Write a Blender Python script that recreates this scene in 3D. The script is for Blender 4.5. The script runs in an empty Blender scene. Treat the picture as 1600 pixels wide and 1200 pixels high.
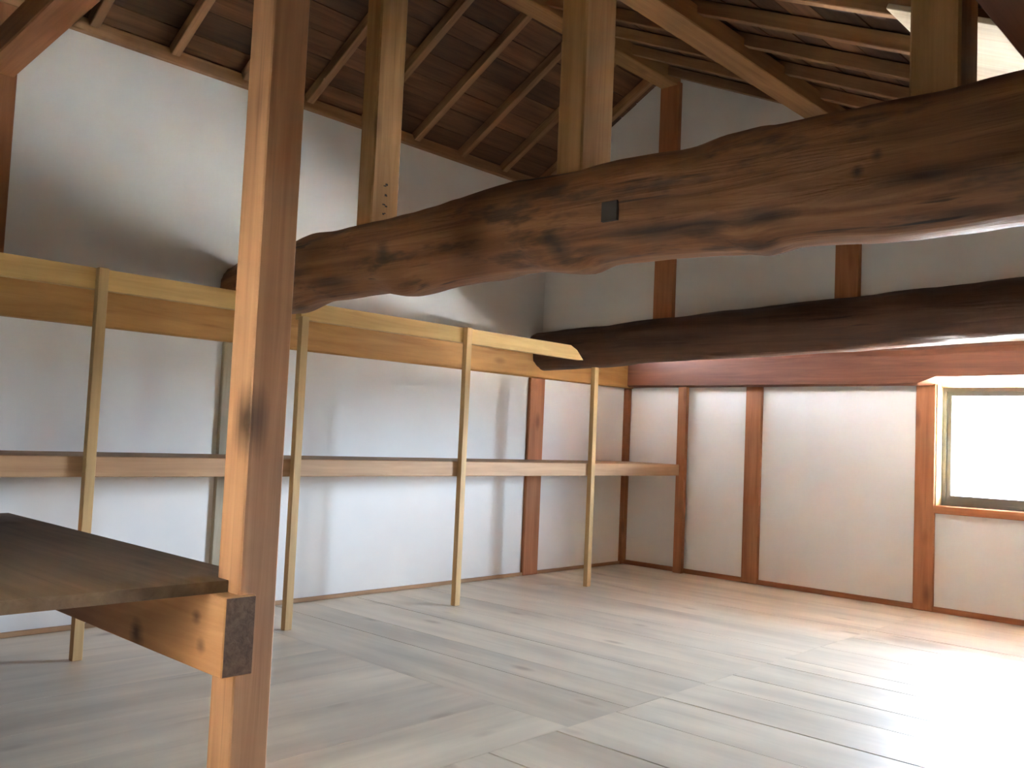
import bpy, bmesh, math, random
from mathutils import Vector, Matrix, noise
random.seed(7)
D = bpy.data
SC = bpy.context.scene
COL = SC.collection

# ------------------------------------------------------------------ camera
CAM = (4.0291, -5.5792, 0.9)
YAW, PITCH, ROLL, FPX = -0.7531, 0.0579, 0.0438, 1422.2
d = Vector((math.cos(PITCH) * math.sin(YAW), math.cos(PITCH) * math.cos(YAW), math.sin(PITCH)))
r = d.cross(Vector((0, 0, 1))).normalized()
u = r.cross(d)
rr = r * math.cos(ROLL) + u * math.sin(ROLL)
uu = u * math.cos(ROLL) - r * math.sin(ROLL)
cam = D.cameras.new('camera')
cam.sensor_width = 36
cam.lens = 36 * FPX / 1600
cam.clip_start = 0.02
co = D.objects.new('camera', cam)
co.matrix_world = Matrix(((rr.x, uu.x, -d.x, CAM[0]), (rr.y, uu.y, -d.y, CAM[1]), (rr.z, uu.z, -d.z, CAM[2]), (0, 0, 0, 1)))
COL.objects.link(co)
SC.camera = co

# ------------------------------------------------------------------ world, exposure
w = D.worlds.new('overcast_sky')
SC.world = w
w.use_nodes = True
bg = w.node_tree.nodes['Background']
bg.inputs[0].default_value = (0.73, 0.90, 1.12, 1)
bg.inputs[1].default_value = 10.0
vs = SC.view_settings
vs.view_transform = 'Standard'
vs.look = 'None'
vs.gamma = 1
vs.use_curve_mapping = False
vs.exposure = 4.42
SC.cycles.max_bounces = 12
SC.cycles.diffuse_bounces = 8


sun = D.lights.new('sun', 'SUN')          # hazy sun from the side; it lights the yard, never enters the windows
sun.energy = 80.0
sun.angle = math.radians(3)
sun.color = (1.0, 0.97, 0.92)
so = D.objects.new('sun', sun)
so.rotation_euler = (0, math.radians(52), 0)
so.location = (8, 0, 8)
COL.objects.link(so)


def portal(name, loc, rot, sx, sy):            # sampling guide in a window opening, gives no light itself
    l = D.lights.new(name, 'AREA')
    l.shape = 'RECTANGLE'
    l.size, l.size_y = sx, sy
    l.cycles.is_portal = True
    o = D.objects.new(name, l)
    o.location = loc
    o.rotation_euler = rot
    COL.objects.link(o)


WX0, WX1, WZ0, WZ1 = 2.21, 3.26, 0.61, 1.30     # window in the back wall
FX0, FX1, FZ0, FZ1 = 1.92, 2.24, 0.45, 1.15     # added unseen paper window, fill light for the near post
FRONT = -6.7                                     # wall behind the camera
FW = -5.45                                       # unseen wall at the camera's left hand, set close in for the fill window
portal('window_portal', ((WX0 + WX1) / 2, 0.17, (WZ0 + WZ1) / 2), (-math.pi / 2, 0, 0), WX1 - WX0, WZ1 - WZ0)

# ------------------------------------------------------------------ materials


class NT:
    def __init__(self, name):
        self.m = D.materials.new(name)
        self.m.use_nodes = True
        self.t = self.m.node_tree
        self.b = self.t.nodes['Principled BSDF']

    def n(self, kind, **kw):
        x = self.t.nodes.new(kind)
        for k, v in kw.items():
            if hasattr(x, k):
                setattr(x, k, v)
            else:
                x.inputs[k].default_value = v
        return x

    def l(self, a, b):
        self.t.links.new(a, b)


def ramp(nt, src, stops):
    rp = nt.n('ShaderNodeValToRGB')
    cr = rp.color_ramp
    while len(cr.elements) > 1:
        cr.elements.remove(cr.elements[-1])
    for i, (p, c) in enumerate(stops):
        e = cr.elements[0] if i == 0 else cr.elements.new(p)
        e.position = p
        e.color = (*c, 1) if len(c) == 3 else c
    nt.l(src, rp.inputs[0])
    return rp.outputs[0]


def mixc(nt, fac, a, b, mode='MIX'):
    m = nt.n('ShaderNodeMix', data_type='RGBA', blend_type=mode)
    if isinstance(fac, (int, float)):
        m.inputs[0].default_value = fac
    else:
        nt.l(fac, m.inputs[0])
    for s, i in ((a, 6), (b, 7)):
        if isinstance(s, tuple):
            m.inputs[i].default_value = (*s, 1)
        else:
            nt.l(s, m.inputs[i])
    return m.outputs[2]


def wood(name, lo, hi, dark, rough=0.6, along=1.6, across=26, knots=0.5, vary=0.25, cracks=0.3, bump=0.25, spots=(), spec=0.35, stain=None, axis=0, bumpd=0.004):
    """Wood with its grain along the object's own X axis; every object gets its own offset and tone."""
    def sc(a, b):
        return (a, b, b) if axis == 0 else (b, a, b)

    nt = NT(name)
    tc = nt.n('ShaderNodeTexCoord')
    oi = nt.n('ShaderNodeObjectInfo')
    off = nt.n('ShaderNodeVectorMath', operation='SCALE')
    off.inputs[0].default_value = (13.7, 7.1, 9.3)
    nt.l(oi.outputs['Random'], off.inputs['Scale'])
    add = nt.n('ShaderNodeVectorMath', operation='ADD')
    nt.l(tc.outputs['Object'], add.inputs[0])
    nt.l(off.outputs[0], add.inputs[1])
    mp = nt.n('ShaderNodeMapping')
    mp.inputs['Scale'].default_value = sc(along, across)
    nt.l(add.outputs[0], mp.inputs[0])
    g = nt.n('ShaderNodeTexNoise', Scale=1.0, Detail=5.0, Roughness=0.6, Distortion=0.6)
    nt.l(mp.outputs[0], g.inputs['Vector'])
    c = ramp(nt, g.outputs[0], [(0.32, lo), (0.66, hi)])
    # broad tone
    mp2 = nt.n('ShaderNodeMapping')
    mp2.inputs['Scale'].default_value = sc(1.2, 5)
    nt.l(add.outputs[0], mp2.inputs[0])
    g2 = nt.n('ShaderNodeTexNoise', Scale=1.0, Detail=3.0)
    nt.l(mp2.outputs[0], g2.inputs['Vector'])
    t2 = ramp(nt, g2.outputs[0], [(0.3, (0.78, 0.76, 0.74)), (0.7, (1.12, 1.1, 1.08))])
    c = mixc(nt, 1.0, c, t2, 'MULTIPLY')
    # checks / dark streaks
    mp3 = nt.n('ShaderNodeMapping')
    mp3.inputs['Scale'].default_value = sc(along * 1.3, across * 1.7)
    nt.l(add.outputs[0], mp3.inputs[0])
    g3 = nt.n('ShaderNodeTexNoise', Scale=1.0, Detail=2.0)
    nt.l(mp3.outputs[0], g3.inputs['Vector'])
    f3 = ramp(nt, g3.outputs[0], [(0.66, (0, 0, 0)), (0.74, (cracks,) * 3)])
    c = mixc(nt, f3, c, dark)
    # knots
    mp4 = nt.n('ShaderNodeMapping')
    mp4.inputs['Scale'].default_value = sc(2.2, 5.5)
    nt.l(add.outputs[0], mp4.inputs[0])
    v = nt.n('ShaderNodeTexVoronoi', Scale=1.0)
    nt.l(mp4.outputs[0], v.inputs['Vector'])
    f4 = ramp(nt, v.outputs['Distance'], [(0.05, (knots,) * 3), (0.16, (0, 0, 0))])
    c = mixc(nt, f4, c, dark)
    if stain:
        mp5 = nt.n('ShaderNodeMapping')
        mp5.inputs['Scale'].default_value = sc(2.4, 9)
        nt.l(add.outputs[0], mp5.inputs[0])
        g5 = nt.n('ShaderNodeTexNoise', Scale=1.0, Detail=4.0, Roughness=0.7)
        nt.l(mp5.outputs[0], g5.inputs['Vector'])
        f5 = ramp(nt, g5.outputs[0], [(0.56, (0, 0, 0)), (0.68, (stain[1],) * 3)])
        c = mixc(nt, f5, c, stain[0])
    for (pos, scale, strength, colr) in spots:      # single dark marks at a place of the object
        sub = nt.n('ShaderNodeVectorMath', operation='SUBTRACT')
        nt.l(tc.outputs['Object'], sub.inputs[0])
        sub.inputs[1].default_value = pos
        mu = nt.n('ShaderNodeVectorMath', operation='MULTIPLY')
        nt.l(sub.outputs[0], mu.inputs[0])
        mu.inputs[1].default_value = scale
        ln = nt.n('ShaderNodeVectorMath', operation='LENGTH')
        nt.l(mu.outputs[0], ln.inputs[0])
        ad = nt.n('ShaderNodeMath', operation='MULTIPLY_ADD')
        nt.l(g.outputs[0], ad.inputs[0])
        ad.inputs[1].default_value = 0.7
        nt.l(ln.outputs['Value'], ad.inputs[2])
        f = ramp(nt, ad.outputs[0], [(0.45, (strength,) * 3), (1.0, (0, 0, 0))])
        c = mixc(nt, f, c, colr)
    # each object a little lighter or darker
    mr = nt.n('ShaderNodeMapRange')
    mr.inputs['To Min'].default_value = 1 - vary
    mr.inputs['To Max'].default_value = 1 + vary
    nt.l(oi.outputs['Random'], mr.inputs[0])
    hs = nt.n('ShaderNodeHueSaturation')
    nt.l(mr.outputs[0], hs.inputs['Value'])
    nt.l(c, hs.inputs['Color'])
    nt.l(hs.outputs[0], nt.b.inputs['Base Color'])
    nt.b.inputs['Roughness'].default_value = rough
    nt.b.inputs['Specular IOR Level'].default_value = spec
    bp = nt.n('ShaderNodeBump', Strength=bump, Distance=bumpd)
    nt.l(g.outputs[0], bp.inputs['Height'])
    nt.l(bp.outputs[0], nt.b.inputs['Normal'])
    return nt.m


def plaster(name, col):
    nt = NT(name)
    tc = nt.n('ShaderNodeTexCoord')
    g = nt.n('ShaderNodeTexNoise', Scale=2.2, Detail=4.0)
    nt.l(tc.outputs['Object'], g.inputs['Vector'])
    a = tuple(x * 0.95 for x in col)
    c = ramp(nt, g.outputs[0], [(0.35, a), (0.65, col)])
    nt.l(c, nt.b.inputs['Base Color'])
    nt.b.inputs['Roughness'].default_value = 0.85
    nt.b.inputs['Specular IOR Level'].default_value = 0.2
    g2 = nt.n('ShaderNodeTexNoise', Scale=90.0, Detail=3.0)
    nt.l(tc.outputs['Object'], g2.inputs['Vector'])
    bp = nt.n('ShaderNodeBump', Strength=0.12, Distance=0.003)
    nt.l(g2.outputs[0], bp.inputs['Height'])
    nt.l(bp.outputs[0], nt.b.inputs['Normal'])
    return nt.m


def plain(name, col, rough=0.6, metal=0.0):
    nt = NT(name)
    tc = nt.n('ShaderNodeTexCoord')
    g = nt.n('ShaderNodeTexNoise', Scale=14.0, Detail=3.0)
    nt.l(tc.outputs['Object'], g.inputs['Vector'])
    c = ramp(nt, g.outputs[0], [(0.3, tuple(x * 0.92 for x in col)), (0.7, col)])
    nt.l(c, nt.b.inputs['Base Color'])
    nt.b.inputs['Roughness'].default_value = rough
    nt.b.inputs['Metallic'].default_value = metal
    return nt.m


M = {}
M['plaster'] = plaster('white_plaster', (0.80, 0.785, 0.755))
M['timber'] = wood('red_brown_timber', (0.32, 0.12, 0.047), (0.45, 0.185, 0.076), (0.09, 0.035, 0.015), vary=0.12)
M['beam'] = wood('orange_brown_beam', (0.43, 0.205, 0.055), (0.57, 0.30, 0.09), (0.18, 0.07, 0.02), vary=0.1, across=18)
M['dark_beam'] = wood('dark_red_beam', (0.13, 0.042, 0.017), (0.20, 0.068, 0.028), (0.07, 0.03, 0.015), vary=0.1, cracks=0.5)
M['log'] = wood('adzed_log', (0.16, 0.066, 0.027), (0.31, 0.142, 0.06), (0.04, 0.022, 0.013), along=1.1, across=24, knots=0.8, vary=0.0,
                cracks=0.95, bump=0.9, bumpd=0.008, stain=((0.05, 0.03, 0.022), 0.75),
                spots=[((x_, -0.13, z_), (0.5 / hx, 2.0, 0.5 / hz), st_, (0.045, 0.025, 0.018)) for (x_, z_, hx, hz, st_) in (
                    (2.195, -0.03, 0.035, 0.03, 0.9), (2.225, -0.07, 0.04, 0.035, 0.9), (2.03, -0.065, 0.12, 0.016, 0.7), (2.33, -0.075, 0.10, 0.012, 0.7),
                    (2.58, -0.054, 0.16, 0.02, 0.85), (2.75, -0.06, 0.08, 0.03, 0.8), (2.90, -0.055, 0.08, 0.028, 0.85), (2.855, -0.12, 0.06, 0.012, 0.8),
                    (3.315, -0.02, 0.11, 0.016, 0.85), (3.154, 0.016, 0.014, 0.016, 0.9), (3.199, 0.049, 0.014, 0.016, 0.8), (3.37, -0.10, 0.07, 0.012, 0.7),
                    (1.376, 0.011, 0.04, 0.04, 0.8), (1.02, -0.067, 0.13, 0.035, 0.7), (0.75, 0.0, 0.14, 0.05, 0.6))])
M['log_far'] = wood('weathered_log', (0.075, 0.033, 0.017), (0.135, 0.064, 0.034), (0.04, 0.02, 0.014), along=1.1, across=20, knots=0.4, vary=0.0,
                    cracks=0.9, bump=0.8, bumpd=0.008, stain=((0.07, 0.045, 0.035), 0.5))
M['strut'] = wood('strut_timber', (0.27, 0.135, 0.048), (0.40, 0.215, 0.083), (0.12, 0.055, 0.02), vary=0.08)
M['post'] = wood('near_post_timber', (0.52, 0.265, 0.13), (0.66, 0.36, 0.185), (0.16, 0.07, 0.035), vary=0.0, along=1.0, across=30, knots=0.25, cracks=0.2,
                 spots=[((0.94, 0.050, 0.034), (6, 11, 9.5), 0.9, (0.055, 0.03, 0.02))])
M['shelf'] = wood('pale_shelf_timber', (0.52, 0.33, 0.14), (0.65, 0.44, 0.20), (0.3, 0.15, 0.05), vary=0.08, knots=0.4, cracks=0.15)
M['shelf_y'] = wood('pale_shelf_timber_long', (0.58, 0.36, 0.125), (0.72, 0.48, 0.18), (0.3, 0.15, 0.05), vary=0.0, knots=0.4, cracks=0.15, axis=1)
M['shelf_rail'] = wood('shelf_rail_timber', (0.40, 0.235, 0.12), (0.52, 0.32, 0.175), (0.25, 0.12, 0.06), vary=0.08, knots=0.6, cracks=0.2)
M['cladding'] = wood('dark_board_cladding', (0.10, 0.05, 0.025), (0.17, 0.09, 0.045), (0.04, 0.02, 0.012), vary=0.1)  # for the unseen walls, made dark to soak up bounced light
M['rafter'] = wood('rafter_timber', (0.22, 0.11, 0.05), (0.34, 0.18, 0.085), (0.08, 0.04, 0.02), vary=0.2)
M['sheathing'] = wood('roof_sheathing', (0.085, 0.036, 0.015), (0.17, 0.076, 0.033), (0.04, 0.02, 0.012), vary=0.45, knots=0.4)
M['floor'] = wood('pale_floorboards', (0.72, 0.645, 0.52), (0.80, 0.725, 0.60), (0.36, 0.27, 0.19), rough=0.42, along=1.0, across=14, vary=0.07, knots=0.55, cracks=0.22,
                  bump=0.08, spec=0.4)
M['subfloor'] = plain('subfloor_dark', (0.08, 0.06, 0.05), 0.9)
M['platform'] = wood('dark_platform_board', (0.14, 0.088, 0.052), (0.20, 0.13, 0.08), (0.08, 0.045, 0.025), vary=0.06, rough=0.7, along=1.2, across=22, knots=0.3)
M['joist'] = wood('joist_timber', (0.52, 0.255, 0.11), (0.64, 0.34, 0.155), (0.11, 0.045, 0.02), vary=0.0, knots=0.3,
                  spots=[((1.495, -0.043, -0.065), (13, 10, 13), 0.85, (0.07, 0.028, 0.014)), ((1.824, -0.043, 0.030), (22, 20, 28), 0.7, (0.10, 0.04, 0.02)), ((1.855, -0.043, -0.036), (24, 20, 28), 0.6, (0.10, 0.04, 0.02))])
M['end_grain'] = wood('end_grain_wood', (0.15, 0.08, 0.045), (0.26, 0.15, 0.085), (0.08, 0.04, 0.02), vary=0.0, along=30, across=60, knots=0.0)
M['weathered'] = wood('greyed_post_timber', (0.36, 0.30, 0.20), (0.46, 0.40, 0.29), (0.2, 0.15, 0.1), vary=0.0, knots=0.2)
M['pale_board'] = wood('new_pale_board', (0.66, 0.55, 0.40), (0.78, 0.68, 0.52), (0.5, 0.36, 0.22), vary=0.0, across=34, knots=0.1)
M['alu'] = plain('grey_aluminium', (0.12, 0.135, 0.13), 0.5, 0.2)
M['ink'] = plain('brush_ink', (0.03, 0.025, 0.02), 0.8)
M['outside'] = plain('outside_ground', (0.52, 0.52, 0.50), 0.9)
M['blocker'] = plain('horizon_blocker_grey', (0.22, 0.21, 0.19), 0.9)
M['roof_out'] = plain('roof_outer_tiles', (0.10, 0.10, 0.11), 0.8)
# window glass
nt = NT('window_glass')
tr = nt.n('ShaderNodeBsdfTransparent')
gl = nt.n('ShaderNodeBsdfGlossy', Roughness=0.02)
fr = nt.n('ShaderNodeLayerWeight', Blend=0.5)
fm = nt.n('ShaderNodeMath', operation='POWER')
nt.l(fr.outputs['Facing'], fm.inputs[0])
fm.inputs[1].default_value = 5.0
fa = nt.n('ShaderNodeMath', operation='MULTIPLY_ADD')
nt.l(fm.outputs[0], fa.inputs[0])
fa.inputs[1].default_value = 0.6
fa.inputs[2].default_value = 0.02
mx = nt.n('ShaderNodeMixShader')
nt.l(fa.outputs[0], mx.inputs[0])
nt.l(tr.outputs[0], mx.inputs[1])
nt.l(gl.outputs[0], mx.inputs[2])
nt.l(mx.outputs[0], nt.t.nodes['Material Output'].inputs['Surface'])
M['glass'] = nt.m

# translucent paper of the added fill window, dims and softens its light
nt = NT('fill_window_paper')
tl = nt.n('ShaderNodeBsdfTranslucent')
tl.inputs[0].default_value = (0.44, 0.42, 0.375, 1)
nt.l(tl.outputs[0], nt.t.nodes['Material Output'].inputs['Surface'])
M['paper'] = nt.m

# ------------------------------------------------------------------ helpers
WORLD = {}      # object -> its world matrix


def link(name, mesh, mw, parent=None, mat=None):
    o = D.objects.new(name, mesh)
    COL.objects.link(o)
    WORLD[o] = mw.copy()
    if parent is not None:
        o.parent = parent
        o.matrix_local = WORLD[parent].inverted() @ mw
    else:
        o.matrix_local = mw
    if mat is not None and mesh is not None and not mesh.materials:
        mesh.materials.append(M[mat])
    return o


def empty(name, loc):
    return link(name, None, Matrix.Translation(loc))


def tag(o, label, cat, group=None):
    o['label'] = label
    o['category'] = cat
    o['kind'] = 'thing'
    if group:
        o['group'] = group
    return o


def struct(o):
    o['kind'] = 'structure'
    return o


def bm_mesh(name, bm, smooth=False):
    me = D.meshes.new(name)
    bmesh.ops.recalc_face_normals(bm, faces=bm.faces)
    bm.to_mesh(me)
    bm.free()
    if smooth:
        for p in me.polygons:
            p.use_smooth = True
    return me


def add_box(bm, lo, hi, bev=0.0):
    g = bmesh.ops.create_cube(bm, size=1)
    vs_ = g['verts']
    for v in vs_:
        v.co = Vector((lo[i] + (v.co[i] + 0.5) * (hi[i] - lo[i]) for i in range(3)))
    if bev:
        es = list({e for v in vs_ for e in v.link_edges})
        bmesh.ops.bevel(bm, geom=es, offset=bev, segments=1, affect='EDGES')


def basis(ax, up):
    x = Vector(ax).normalized()
    z = (Vector(up) - x * x.dot(Vector(up))).normalized()
    y = z.cross(x)
    return Matrix(((x.x, y.x, z.x), (x.y, y.y, z.y), (x.z, y.z, z.z)))


def bar(name, p0, p1, wy, hz, mat, parent=None, up=(0, 0, 1), bev=0.004):
    """Rectangular timber from p0 to p1 (axis through the section's centre), grain along it."""
    p0, p1 = Vector(p0), Vector(p1)
    L = (p1 - p0).length
    bm = bmesh.new()
    add_box(bm, (0, -wy / 2, -hz / 2), (L, wy / 2, hz / 2), bev)
    mw = Matrix.Translation(p0) @ basis(p1 - p0, up).to_4x4()
    return link(name, bm_mesh(name, bm), mw, parent, mat)


def span(name, lo, hi, axis, mat, parent=None, bev=0.004):
    """Axis-aligned timber filling the box lo..hi with its grain along axis."""
    lo, hi = Vector(lo), Vector(hi)
    c = (lo + hi) / 2
    p0, p1 = c.copy(), c.copy()
    p0[axis], p1[axis] = lo[axis], hi[axis]
    s = hi - lo
    if axis == 0:
        return bar(name, p0, p1, s.y, s.z, mat, parent, (0, 0, 1), bev)
    if axis == 1:
        return bar(name, p0, p1, s.x, s.z, mat, parent, (0, 0, 1), bev)
    return bar(name, p0, p1, s.y, s.x, mat, parent, (1, 0, 0), bev)


def block(name, boxes, mat, parent=None, origin=None, bev=0.0):
    """One mesh made of axis-aligned boxes (a wall with an opening)."""
    o = Vector(origin if origin else boxes[0][0])
    bm = bmesh.new()
    for lo, hi in boxes:
        add_box(bm, Vector(lo) - o, Vector(hi) - o, bev)
    return link(name, bm_mesh(name, bm), Matrix.Translation(o), parent, mat)


def prism(name, pts, axis, a, b, mat, parent=None):
    """Polygon pts in the plane normal to axis, extruded from a to b."""
    bm = bmesh.new()
    def P(p, t):
        q = [0, 0, 0]
        k = [i for i in range(3) if i != axis]
        q[k[0]], q[k[1]], q[axis] = p[0], p[1], t
        return q
    o = Vector(P(pts[0], a))
    v0 = [bm.verts.new(Vector(P(p, a)) - o) for p in pts]
    v1 = [bm.verts.new(Vector(P(p, b)) - o) for p in pts]
    bm.faces.new(v0)
    bm.faces.new(list(reversed(v1)))
    n = len(pts)
    for i in range(n):
        bm.faces.new((v0[i], v1[i], v1[(i + 1) % n], v0[(i + 1) % n]))
    return link(name, bm_mesh(name, bm), Matrix.Translation(o), parent, mat)


# ------------------------------------------------------------------ heights
RIDGE_X, RIDGE_Z, EAVE_Z = 0.97, 3.17, 2.61


def sheath_z(x):                                # underside of the roof boards
    return EAVE_Z + (RIDGE_Z - EAVE_Z) / RIDGE_X * x if x <= RIDGE_X else RIDGE_Z - 0.455 * (x - RIDGE_X)


GY = -1.0                                       # face of the upper gable wall
RW = 4.25                                       # right wall, beside the camera
SY = [-1.05, -3.28, -4.40]                             # left wall posts

# ------------------------------------------------------------------ floor
fl = struct(block('floor', [((-0.15, FW - 0.1, -0.16), (RW + 0.15, 0.15, -0.032)), ((2.70, FRONT - 0.1, -0.16), (RW + 0.15, FW - 0.1, -0.032))], 'subfloor'))
left_rows = [0, -0.33, -0.63, -0.92, -1.30, -1.67, -1.985, -2.25, -2.485, -2.775, -2.975, -3.30]
right_rows = [0, -0.28, -0.56, -0.88, -1.14, -1.48, -1.832, -1.99, -2.28, -2.50, -2.775, -3.05, -3.36, -3.66, -3.97, -4.28, -4.6, -4.9, -5.22, -5.52, -5.84, -6.15, -6.42, FRONT]
for rows, x0, x1, g in ((left_rows, 0, 2.2, 0.0018), (right_rows, 2.2, RW, 0.0032)):
    for a, b in zip(rows, rows[1:]):
        dz = random.uniform(-0.0010, 0.0)
        xa = x0 if b > FW - 0.1 else 2.78
        span('plank', (xa + 0.0008, b + g, -0.03 + dz), (x1 - 0.0008, a - g, dz), 0, 'floor', fl, 0.0)
cols = [0, 0.31, 0.61, 0.93, 1.24, 1.56, 1.88, 2.2]          # towards the camera the boards turn and run along the room
for x0, x1 in zip(cols, cols[1:]):
    dz = random.uniform(-0.0008, 0.0)
    span('plank', (x0 + 0.0007, FW, -0.03 + dz), (x1 - 0.0007, -3.3012, dz), 1, 'floor', fl, 0.0)

# ------------------------------------------------------------------ left wall
LB0, LB1 = 1.297, 1.49
wl = struct(block('wall_left', [((-0.15, FW, -0.1), (-0.012, 0, 1.62)), ((-0.15, FW, 1.62), (-0.012, GY + 0.06, EAVE_Z + 0.03))], 'plaster'))
ys = [0.0] + SY + [FW]
for i, (a, b) in enumerate(zip(ys, ys[1:])):
    block('plaster_panel', [((-0.012, b, 0.0), (0.0, a, LB0 + 0.02))], 'plaster', wl)
ups = [GY, -4.40, FW]
for a, b in zip(ups, ups[1:]):
    block('plaster_panel', [((-0.012, b, LB1 - 0.02), (0.0, a, EAVE_Z))], 'plaster', wl)
for y in SY:
    wdt = 0.0725 if y == -1.05 else 0.06
    span('post', (-0.1, y - wdt, 0), (0.022, y + wdt, LB0), 2, 'weathered' if y == -3.28 else 'timber', wl)
span('post', (-0.1, -0.055, 0), (0.022, 0.02, LB0), 2, 'timber', wl)
span('upper_post', (-0.1, -4.46, LB1), (0.03, -4.34, EAVE_Z), 2, 'timber', wl)
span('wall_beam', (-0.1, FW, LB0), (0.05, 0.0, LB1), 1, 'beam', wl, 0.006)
struct(span('trim_1', (-0.012, FW, 2.558), (0.035, GY, 2.618), 1, 'rafter'))
struct(span('baseboard_left', (-0.012, FW, 0.0), (0.016, -0.0, 0.02), 1, 'shelf_rail', None, 0.002))

# ------------------------------------------------------------------ back wall (low, with the window)
BB0, BB1 = 1.305, 1.545
wb = struct(block('wall_back', [((-0.15, 0.012, -0.1), (WX0, 0.15, 1.72)), ((WX1, 0.012, -0.1), (RW + 0.15, 0.15, 1.72)),
                                ((WX0, 0.012, -0.1), (WX1, 0.15, WZ0 - 0.05)), ((WX0, 0.012, WZ1 + 0.06), (WX1, 0.15, 1.72))], 'plaster'))
bx = [(0.0, 0.988), (1.105, 2.10), (3.37, RW)]
for a, b in bx:
    block('plaster_panel', [((a - 0.02, 0.0, 0), (b + 0.02, 0.012, BB0 + 0.02))], 'plaster', wb)
block('plaster_panel', [((2.2, 0.0, 0), (3.27, 0.012, WZ0 - 0.03))], 'plaster', wb)
span('post', (0.0, -0.022, 0), (0.03, 0.1, BB0), 2, 'timber', wb)
for a, b in ((0.988, 1.105), (2.098, WX0), (WX1, 3.375)):
    span('post', (a, -0.024, 0), (b, 0.11, BB0 + 0.03), 2, 'timber', wb)


def hewn(name, x0, x1, y0, y1, zb, zt, mat, parent, seed):
    """Squared beam with a slightly wandering lower and upper arris."""
    bm = bmesh.new()
    n = 40
    rings = []
    for i in range(n + 1):
        x = x0 + (x1 - x0) * i / n
        a = zb(x) + 0.004 * noise.noise((x * 2.3, seed, 0))
        b = zt(x) + 0.012 * noise.noise((x * 1.7, seed + 5, 0))
        c = 0.012
        ch = chamfer(x)
        prof = [(y0 + 2 * ch, a), (y1, a), (y1, b), (y0 + 5 * c, b), (y0 + 1.5 * c, b - 2 * c), (y0, b - 5 * c), (y0, a + ch + 0.004 * noise.noise((x * 4, seed, 9)))]
        rings.append([bm.verts.new((x - x0, p[0] - (y0 + y1) / 2, p[1] - zb(x0))) for p in prof])
    m = len(rings[0])
    for A, B in zip(rings, rings[1:]):
        for j in range(m):
            bm.faces.new((A[j], A[(j + 1) % m], B[(j + 1) % m], B[j]))
    bm.faces.new(rings[0])
    bm.faces.new(list(reversed(rings[-1])))
    return link(name, bm_mesh(name, bm), Matrix.Translation((x0, (y0 + y1) / 2, zb(x0))), parent, mat)


def chamfer(x):                                 # the beam's lower edge is trimmed back over the window
    t = min(max((x - 2.12) / 0.10, 0), 1)
    return 0.010 + 0.042 * t * t * (3 - 2 * t)


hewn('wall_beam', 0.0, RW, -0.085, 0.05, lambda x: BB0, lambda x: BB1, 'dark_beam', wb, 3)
struct(span('baseboard_back', (0.02, -0.02, 0.0), (RW, 0.012, 0.03), 0, 'timber', None, 0.002))

# window in the back wall
win = struct(empty('window_1', (WX0, 0.0, WZ0)))
span('sill', (WX0 - 0.002, -0.026, WZ0 - 0.045), (WX1 + 0.002, 0.15, WZ0), 0, 'timber', win, 0.003)
span('head', (WX0, 0.051, WZ1), (WX1, 0.15, BB0 + 0.06), 0, 'timber', win, 0.003)
span('jamb', (WX0, -0.012, WZ0), (WX0 + 0.008, 0.15, WZ1 + 0.03), 2, 'shelf', win, 0.001)
span('jamb', (WX1 - 0.008, -0.012, WZ0), (WX1, 0.15, WZ1 + 0.03), 2, 'shelf', win, 0.001)


def sash_frame(name, x0, x1, z0, z1, y0, y1, t, parent, tb=None):
    tb = tb or t
    f = block(name, [((x0, y0, z0), (x1, y1, z0 + tb)), ((x0, y0, z1 - t), (x1, y1, z1)), ((x0, y0, z0 + tb), (x0 + t, y1, z1 - t)), ((x1 - t, y0, z0 + tb), (x1, y1, z1 - t))], 'alu', parent)
    return f


sash_frame('frame', WX0 + 0.008, WX1 - 0.008, WZ0, WZ1, 0.075, 0.135, 0.022, win)
mid = (WX0 + WX1) / 2
for k, (a, b, y) in enumerate(((WX0 + 0.03, mid + 0.02, 0.086), (mid - 0.02, WX1 - 0.03, 0.11))):
    s = sash_frame('sash', a, b, WZ0 + 0.022, WZ1 - 0.022, y, y + 0.02, 0.026, win, 0.038)
    block('pane', [((a + 0.026, y + 0.008, WZ0 + 0.06), (b - 0.026, y + 0.012, WZ1 - 0.048))], 'glass', s)

# ------------------------------------------------------------------ upper gable wall, standing over the second log
top = [(0.0, 1.52), (RW, 1.52), (RW, sheath_z(RW) + 0.01), (RIDGE_X, RIDGE_Z + 0.01), (0.0, EAVE_Z + 0.01)]
wg = struct(prism('wall_gable', top, 1, GY, GY + 0.11, 'plaster'))
for a, b in ((0.905, 1.04), (2.03, 2.155), (3.25, 3.37)):
    c = (a + b) / 2
    span('post', (a, GY - 0.035, 1.6), (b, GY + 0.05, sheath_z(c) - 0.09), 2, 'timber', wg)

# low ceiling over the strip between gable wall and window wall; it runs on outside as the eave
eb = 8
cb = struct(prism('ceiling_back', [(GY + 0.02, 1.86), (1.3, 1.46), (1.3, 1.52), (GY + 0.02, 1.92)], 0, -0.4, RW + 0.4, 'roof_out'))
for i in range(eb):
    x0 = (RW + 0.1) * i / eb
    x1 = (RW + 0.1) * (i + 1) / eb
    bar('board', ((x0 + x1) / 2, GY + 0.12, 1.826), ((x0 + x1) / 2, -0.0, 1.645), x1 - x0 - 0.004, 0.018, 'sheathing', cb, bev=0.001)

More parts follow.
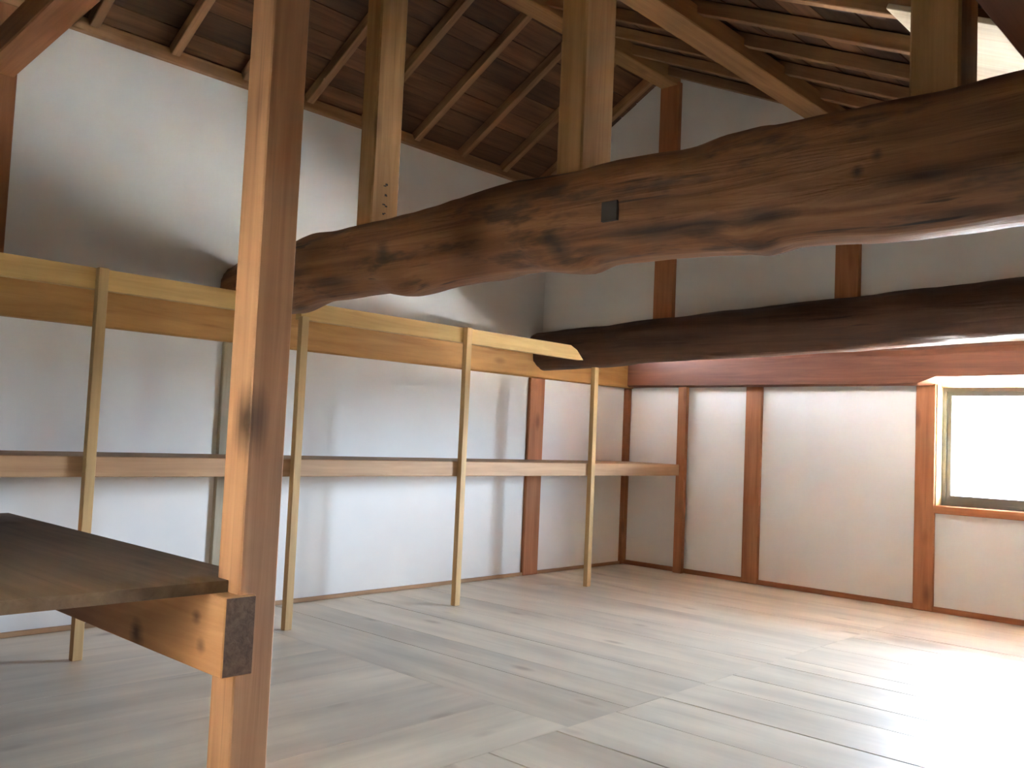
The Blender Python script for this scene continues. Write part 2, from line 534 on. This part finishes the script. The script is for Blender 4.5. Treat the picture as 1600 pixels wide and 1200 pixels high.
# ------------------------------------------------------------------ right wall and front wall (behind the camera)
wr = struct(block('wall_right', [((RW, FRONT - 0.15, -0.1), (RW + 0.15, 0.15, 1.75))], 'cladding'))
span('wall_beam', (RW - 0.1, FRONT, 1.36), (RW, 0, 1.5), 1, 'dark_beam', wr)
for y in (-1.05, -2.2, -3.37):
    span('post', (RW - 0.03, y - 0.06, 0), (RW + 0.02, y + 0.06, 1.36), 2, 'timber', wr)
RX = 2.70                                        # where the wall steps back behind the camera
wf = struct(prism('wall_front', [(-0.15, -0.1), (FX0, -0.1), (FX0, sheath_z(FX0)), (RIDGE_X, RIDGE_Z), (-0.15, EAVE_Z - 0.08)], 1, FW - 0.1, FW, 'cladding'))
prism('cladding_panel', [(FX1, -0.1), (RX + 0.08, -0.1), (RX + 0.08, sheath_z(RX + 0.08)), (FX1, sheath_z(FX1))], 1, FW - 0.1, FW, 'cladding', wf)
prism('cladding_panel', [(FX0, FZ1), (FX1, FZ1), (FX1, sheath_z(FX1)), (FX0, sheath_z(FX0))], 1, FW - 0.1, FW, 'cladding', wf)
block('cladding_panel', [((FX0, FW - 0.1, -0.1), (FX1, FW, FZ0))], 'cladding', wf)
block('cladding_panel', [((RX, FRONT, -0.1), (RX + 0.08, FW - 0.1, sheath_z(RX + 0.08)))], 'cladding', wf)
struct(prism('wall_rear', [(RX, -0.1), (RW + 0.15, -0.1), (RW + 0.15, sheath_z(RW + 0.15)), (RX, sheath_z(RX))], 1, FRONT - 0.1, FRONT, 'cladding'))
fill_win = struct(empty('fill_window', (FX0, FW, FZ0)))  # unseen window, added to light the near side of the main post
sash_frame('frame', FX0, FX1, FZ0, FZ1, FW - 0.08, FW - 0.04, 0.008, fill_win)
span('fill_pane', (FX0 + 0.008, FW - 0.06, FZ0 + 0.008), (FX1 - 0.008, FW - 0.0595, FZ1 - 0.008), 0, 'paper', fill_win, 0.0)
for k in (1, 2):
    z = FZ0 + (FZ1 - FZ0) * k / 3
    span('muntin', (FX0 + 0.008, FW - 0.059, z - 0.006), (FX1 - 0.008, FW - 0.045, z + 0.006), 0, 'shelf', fill_win, 0.0)

# ------------------------------------------------------------------ roof: outer shell, boards, rafters
RF = FRONT - 0.3
xe = RW + 0.5
ce = struct(prism('ceiling', [(-0.5, sheath_z(-0.5) + 0.025), (RIDGE_X, RIDGE_Z + 0.025), (xe, sheath_z(xe) + 0.025), (xe, sheath_z(xe) + 0.1), (RIDGE_X, RIDGE_Z + 0.11), (-0.5, sheath_z(-0.5) + 0.1)],
                   1, GY + 0.12, RF, 'roof_out'))
RY = [-1.125 - 0.367 * k for k in range(16)]
RY = [y for y in RY if y > FRONT + 0.03]


def slope_frame(side):
    if side < 0:
        p = Vector((0, 0, EAVE_Z)); q = Vector((RIDGE_X, 0, RIDGE_Z))
    else:
        p = Vector((RIDGE_X, 0, RIDGE_Z)); q = Vector((RW, 0, sheath_z(RW)))
    t = (q - p)
    L = t.length
    t.normalize()
    n = Vector((-t.z, 0, t.x))
    return p, t, n, L


for side in (-1, 1):
    p, t, n, L = slope_frame(side)
    s = 0.0
    k = 0
    while s < L - 0.02:
        wd = min(random.uniform(0.125, 0.165) if side < 0 else random.uniform(0.13, 0.18), L - s)
        y = GY
        first = True
        while y > FRONT:
            ln = (0.367 * random.choice((1, 2, 3)) + 0.125) if first else 0.367 * random.choice((2, 3, 3, 4))
            if side > 0:
                ln *= 1.6
            y2 = max(y - ln, FRONT)
            if y2 - FRONT < 0.3:
                y2 = FRONT
            c = p + t * (s + wd / 2) + n * (0.009 + random.uniform(0, 0.003))
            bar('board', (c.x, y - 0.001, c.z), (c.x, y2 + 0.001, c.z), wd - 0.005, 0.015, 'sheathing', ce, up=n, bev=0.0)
            y = y2
            first = False
        s += wd
        k += 1
    for y in RY:
        a = p + t * (0.03 if side < 0 else 0.07) - n * 0.027
        b = p + t * (L - 0.075) - n * 0.027
        if side > 0:
            b = p + t * (L - 0.05) - n * 0.027
        bar('rafter', (a.x, y, a.z), (b.x, y, b.z), 0.042, 0.052, 'rafter', ce, up=n, bev=0.003)

# ------------------------------------------------------------------ purlins and ridge
tag(span('ridge_beam', (RIDGE_X - 0.06, FW + 0.002, 3.06), (RIDGE_X + 0.06, GY - 0.002, 3.15), 1, 'strut'),
    'orange-brown ridge beam high under the apex of the roof, ending on the gable post', 'beam', 'roof purlins')
tag(span('purlin', (2.03, FW + 0.002, 2.525), (2.15, GY - 0.002, 2.61), 1, 'strut'),
    'lit square purlin running down across the right roof slope to the gable wall', 'beam', 'roof purlins')
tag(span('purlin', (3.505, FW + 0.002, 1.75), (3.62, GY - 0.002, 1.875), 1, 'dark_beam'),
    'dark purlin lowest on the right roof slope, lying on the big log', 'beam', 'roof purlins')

# ------------------------------------------------------------------ logs


HEWN = ((math.pi, 0.92), (0.0, 0.92), (math.pi / 2, 1.0), (-math.pi / 2, 1.0), (-2.25, 0.98), (-0.8, 1.0), (2.45, 1.08), (0.7, 1.05))
ROUND = tuple((math.pi * k_ / 6, 0.985) for k_ in range(12))


def make_log(name, prof, yc, ry, mat, seed, lumps=(), n=170, m=44, px=18, facets=HEWN, bend=0.0):
    """Crooked, roughly squared log along X; prof lists (x, top, bottom)."""
    xs = [p_[0] for p_ in prof]
    def at(x, k):
        for A, B in zip(prof, prof[1:]):
            if A[0] <= x <= B[0]:
                f = (x - A[0]) / (B[0] - A[0])
                f = f * f * (3 - 2 * f)
                return A[k] + (B[k] - A[k]) * f
        return prof[-1][k]
    x0, x1 = xs[0], xs[-1]
    bm = bmesh.new()
    rings = []
    z0 = (prof[0][1] + prof[0][2]) / 2
    for i in range(n + 1):
        x = x0 + (x1 - x0) * i / n
        zt, zb = at(x, 1), at(x, 2)
        zc, rz = (zt + zb) / 2, (zt - zb) / 2
        wl_ = max(0.0, 1 - (x - x0) / 0.9) ** 1.5
        yy = yc + 0.02 * noise.noise((x * 0.8, seed, 2.0)) + bend * wl_
        ry_ = ry * (1 - 0.18 * wl_)
        ring = []
        for j in range(m):
            a = 2 * math.pi * j / m
            ca, sa = math.cos(a), math.sin(a)
            sm = 0.0
            for (ta, td) in facets:
                cc = math.cos(a - ta) / td
                if cc > 0:
                    sm += cc ** px
            k = sm ** (-1 / px)
            q = Vector((0, ca * k * ry_, sa * k * rz))
            nn = noise.noise((x * 3.5, ca * 1.6 + seed, sa * 1.6)) * 0.012 + noise.noise((x * 9, ca * 5 + seed, sa * 5)) * 0.005 + noise.noise((x * 5, ca * 14 + seed, sa * 14)) * 0.003
            if abs(sa) > 0.93:
                nn *= 0.5
            for (lx, la, lr, lh) in lumps:
                dd = ((x - lx) / lr) ** 2 + ((math.atan2(math.sin(a - la), math.cos(a - la))) / (lr * 5)) ** 2
                nn += lh * math.exp(-dd)
            q += Vector((0, ca, sa)) * nn
            ring.append(bm.verts.new((x - x0, yy - yc + q.y, zc - z0 + q.z)))
        rings.append(ring)
    for A, B in zip(rings, rings[1:]):
        for j in range(m):
            bm.faces.new((A[j], A[(j + 1) % m], B[(j + 1) % m], B[j]))
    bm.faces.new(rings[0])
    bm.faces.new(list(reversed(rings[-1])))
    return link(name, bm_mesh(name, bm, True), Matrix.Translation((x0, yc, z0)), None, mat)


Y1 = -3.35
big = make_log('log_beam', [(0.0, 1.66, 1.44), (0.25, 1.685, 1.425), (0.60, 1.698, 1.403), (0.87, 1.711, 1.438), (1.21, 1.711, 1.441), (1.41, 1.716, 1.414), (1.71, 1.726, 1.442),
                            (2.02, 1.738, 1.449), (2.25, 1.746, 1.424), (2.34, 1.746, 1.444), (2.52, 1.742, 1.444), (2.66, 1.738, 1.441), (2.78, 1.752, 1.436), (2.85, 1.752, 1.425), (2.95, 1.744, 1.437),
                            (3.20, 1.749, 1.425), (3.48, 1.747, 1.430), (3.8, 1.70, 1.42), (4.16, 1.585, 1.40)], Y1, 0.14, 'log', 11.0,
               lumps=((2.13, -2.35, 0.07, 0.016), (1.43, -2.1, 0.07, 0.01), (2.83, -2.2, 0.08, 0.012), (3.25, -2.5, 0.12, 0.01)), bend=0.085)
tag(big, 'big crooked hewn log beam crossing the room, struts on it, dark plug in its side', 'beam', 'log beams')
block('mortise_plug', [((2.40, Y1 - 0.1405, 1.540), (2.455, Y1 - 0.09, 1.598))], 'subfloor', big)
Y2 = -1.03
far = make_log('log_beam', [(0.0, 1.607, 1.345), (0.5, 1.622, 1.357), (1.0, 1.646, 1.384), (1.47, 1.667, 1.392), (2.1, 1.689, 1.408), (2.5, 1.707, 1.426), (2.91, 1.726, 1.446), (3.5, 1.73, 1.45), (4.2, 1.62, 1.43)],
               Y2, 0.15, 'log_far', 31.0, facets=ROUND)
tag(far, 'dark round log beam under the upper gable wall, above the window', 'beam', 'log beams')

# ------------------------------------------------------------------ struts standing on the big log
def strut(x0, x1, y0, y1, ztop, label):
    o = span('strut_post', (x0, y0, 1.69), (x1, y1, ztop), 2, 'strut', None, 0.006)
    return tag(o, label, 'post', 'short struts on the big log')


st = strut(1.092, 1.188, -3.40, -3.265, sheath_z(1.188) - 0.066, 'strut with brush marks on its yellowish foot, next to the tall near post')
random.seed(3)
for z in (1.76, 1.80, 1.835, 1.875):
    for q in range(2):
        yc_ = -3.335 + random.uniform(-0.010, 0.010)
        h = random.uniform(0.004, 0.009)
        wv = random.uniform(0.006, 0.014)
        zz = z + random.uniform(-0.008, 0.008)
        block('ink_mark', [((1.1875, yc_ - wv / 2, zz - h / 2), (1.1892, yc_ + wv / 2, zz + h / 2))], 'ink', st)
strut(2.145, 2.25, -3.41, -3.255, sheath_z(2.25) - 0.066, 'strut in the middle of the log, its broad near face dark and right face pale')
s3 = strut(3.245, 3.36, -3.41, -3.28, sheath_z(3.36) - 0.066, 'broad dark strut rising from the log nearest the right edge, pale board beside it')
# pale board under the rafters, right of the last strut
p, t, n, L = slope_frame(1)
k0, k1 = (3.09 - RIDGE_X) / t.x, (3.49 - RIDGE_X) / t.x
ca_, cb_ = p + t * k0 - n * 0.062, p + t * k1 - n * 0.062
pb = bar('pale_board', (ca_.x, -2.59, ca_.z), (cb_.x, -2.59, cb_.z), 0.99, 0.016, 'pale_board', None, up=n, bev=0.002)
tag(pb, 'pale new board nailed under the rafters, seen between the last strut and the lowest purlin', 'board')

# ------------------------------------------------------------------ near post and sloping tie
NX, NY, NS = 1.969, -4.347, 0.1085
mp_ = bar('main_post', (NX - NS / 2, NY + NS / 2, -0.03), (NX - NS / 2, NY + NS / 2, sheath_z(NX) - 0.07), NS, NS, 'post', None, up=(1, 0, 0), bev=0.004)
tag(mp_, 'tall square near post running from floor to roof with a dark knot halfway', 'post')
tag(bar('tie_beam', (0.0, -4.41, 2.322), (NX + 0.02, -4.41, 2.494), 0.12, 0.11, 'timber', None, bev=0.005),
    'brown tie beam in the top left corner, rising from the wall post', 'beam')

# ------------------------------------------------------------------ low platform
pl = tag(empty('platform', (1.0, -5.3, 0.0)), 'low dark-topped wooden platform at the left, carried by a joist through the near post', 'platform')
for a, b in ((-4.25, -5.35),):
    nx1 = 1.918
    if a == -4.25:      # first board is notched round the near post
        prism('deck_board', [(0.03, a), (NX - NS - 0.002, a), (NX - NS - 0.002, NY - 0.002), (nx1, NY - 0.002), (nx1, b + 0.0006), (0.03, b + 0.0006)], 2, 0.475, 0.505, 'platform', pl)
    else:
        span('deck_board', (0.03, b + 0.0006, 0.475), (nx1, a - 0.0006, 0.505), 0, 'platform', pl, 0.001)
span('joist', (0.024, -4.392, 0.277), (1.985, -4.306, 0.4745), 0, 'joist', pl, 0.003)
span('end_grain', (1.985, -4.389, 0.28), (1.9865, -4.309, 0.4715), 0, 'end_grain', pl, 0.0)
span('joist', (0.024, -5.34, 0.277), (1.90, -5.25, 0.4745), 0, 'joist', pl, 0.003)
span('leg', (1.80, -5.34, 0.0), (1.89, -5.25, 0.2765), 2, 'joist', pl, 0.003)

# ------------------------------------------------------------------ storage shelf along the left wall
sh = tag(empty('storage_shelf', (0.3, -3.0, 0.0)), 'long pale timber shelf rack along the left wall with thin uprights', 'shelf')
PX0, PX1 = 0.505, 0.537
py = [-4.145, -3.235, -2.20, -1.083]
for y in py:
    span('upright', (PX0, y - 0.019, 0), (PX1, y + 0.019, {-1.083: 1.355, -3.235: 1.402}.get(y, 1.474)), 2, 'shelf', sh, 0.002)
span('upright', (0.478, -0.062, 0), (0.545, -0.024, 1.305), 2, 'timber', sh, 0.002)
span('middle_rail', (0.462, FW, 0.678), (PX0, -0.03, 0.756), 1, 'shelf_rail', sh, 0.003)
prism('top_rail', [(FW, 1.393), (-3.45, 1.393), (-3.45, 1.473), (FW, 1.473)], 0, 0.462, PX0, 'shelf_y', sh)
prism('top_rail', [(-3.24, 1.393), (-1.185, 1.393), (-1.25, 1.45), (-1.31, 1.473), (-3.24, 1.473)], 0, 0.462, PX0, 'shelf_y', sh)
edges = [FW, -5.19, -4.145, -3.235, -2.20, -1.083, -0.03]
for a, b in zip(edges, edges[1:]):
    span('shelf_board', (0.024, a + 0.001, 0.738), (0.461, b - 0.001, 0.756), 1, 'shelf_rail', sh, 0.001)

# ------------------------------------------------------------------ outside
struct(block('horizon_blocker', [((-40, 14, -3.0), (40, 14.4, 1.55))], 'blocker'))  # unseen barrier, added to dim the level light coming through the window
gr = struct(block('ground', [((-60, -60, -3.2), (60, 60, -3.0))], 'outside'))
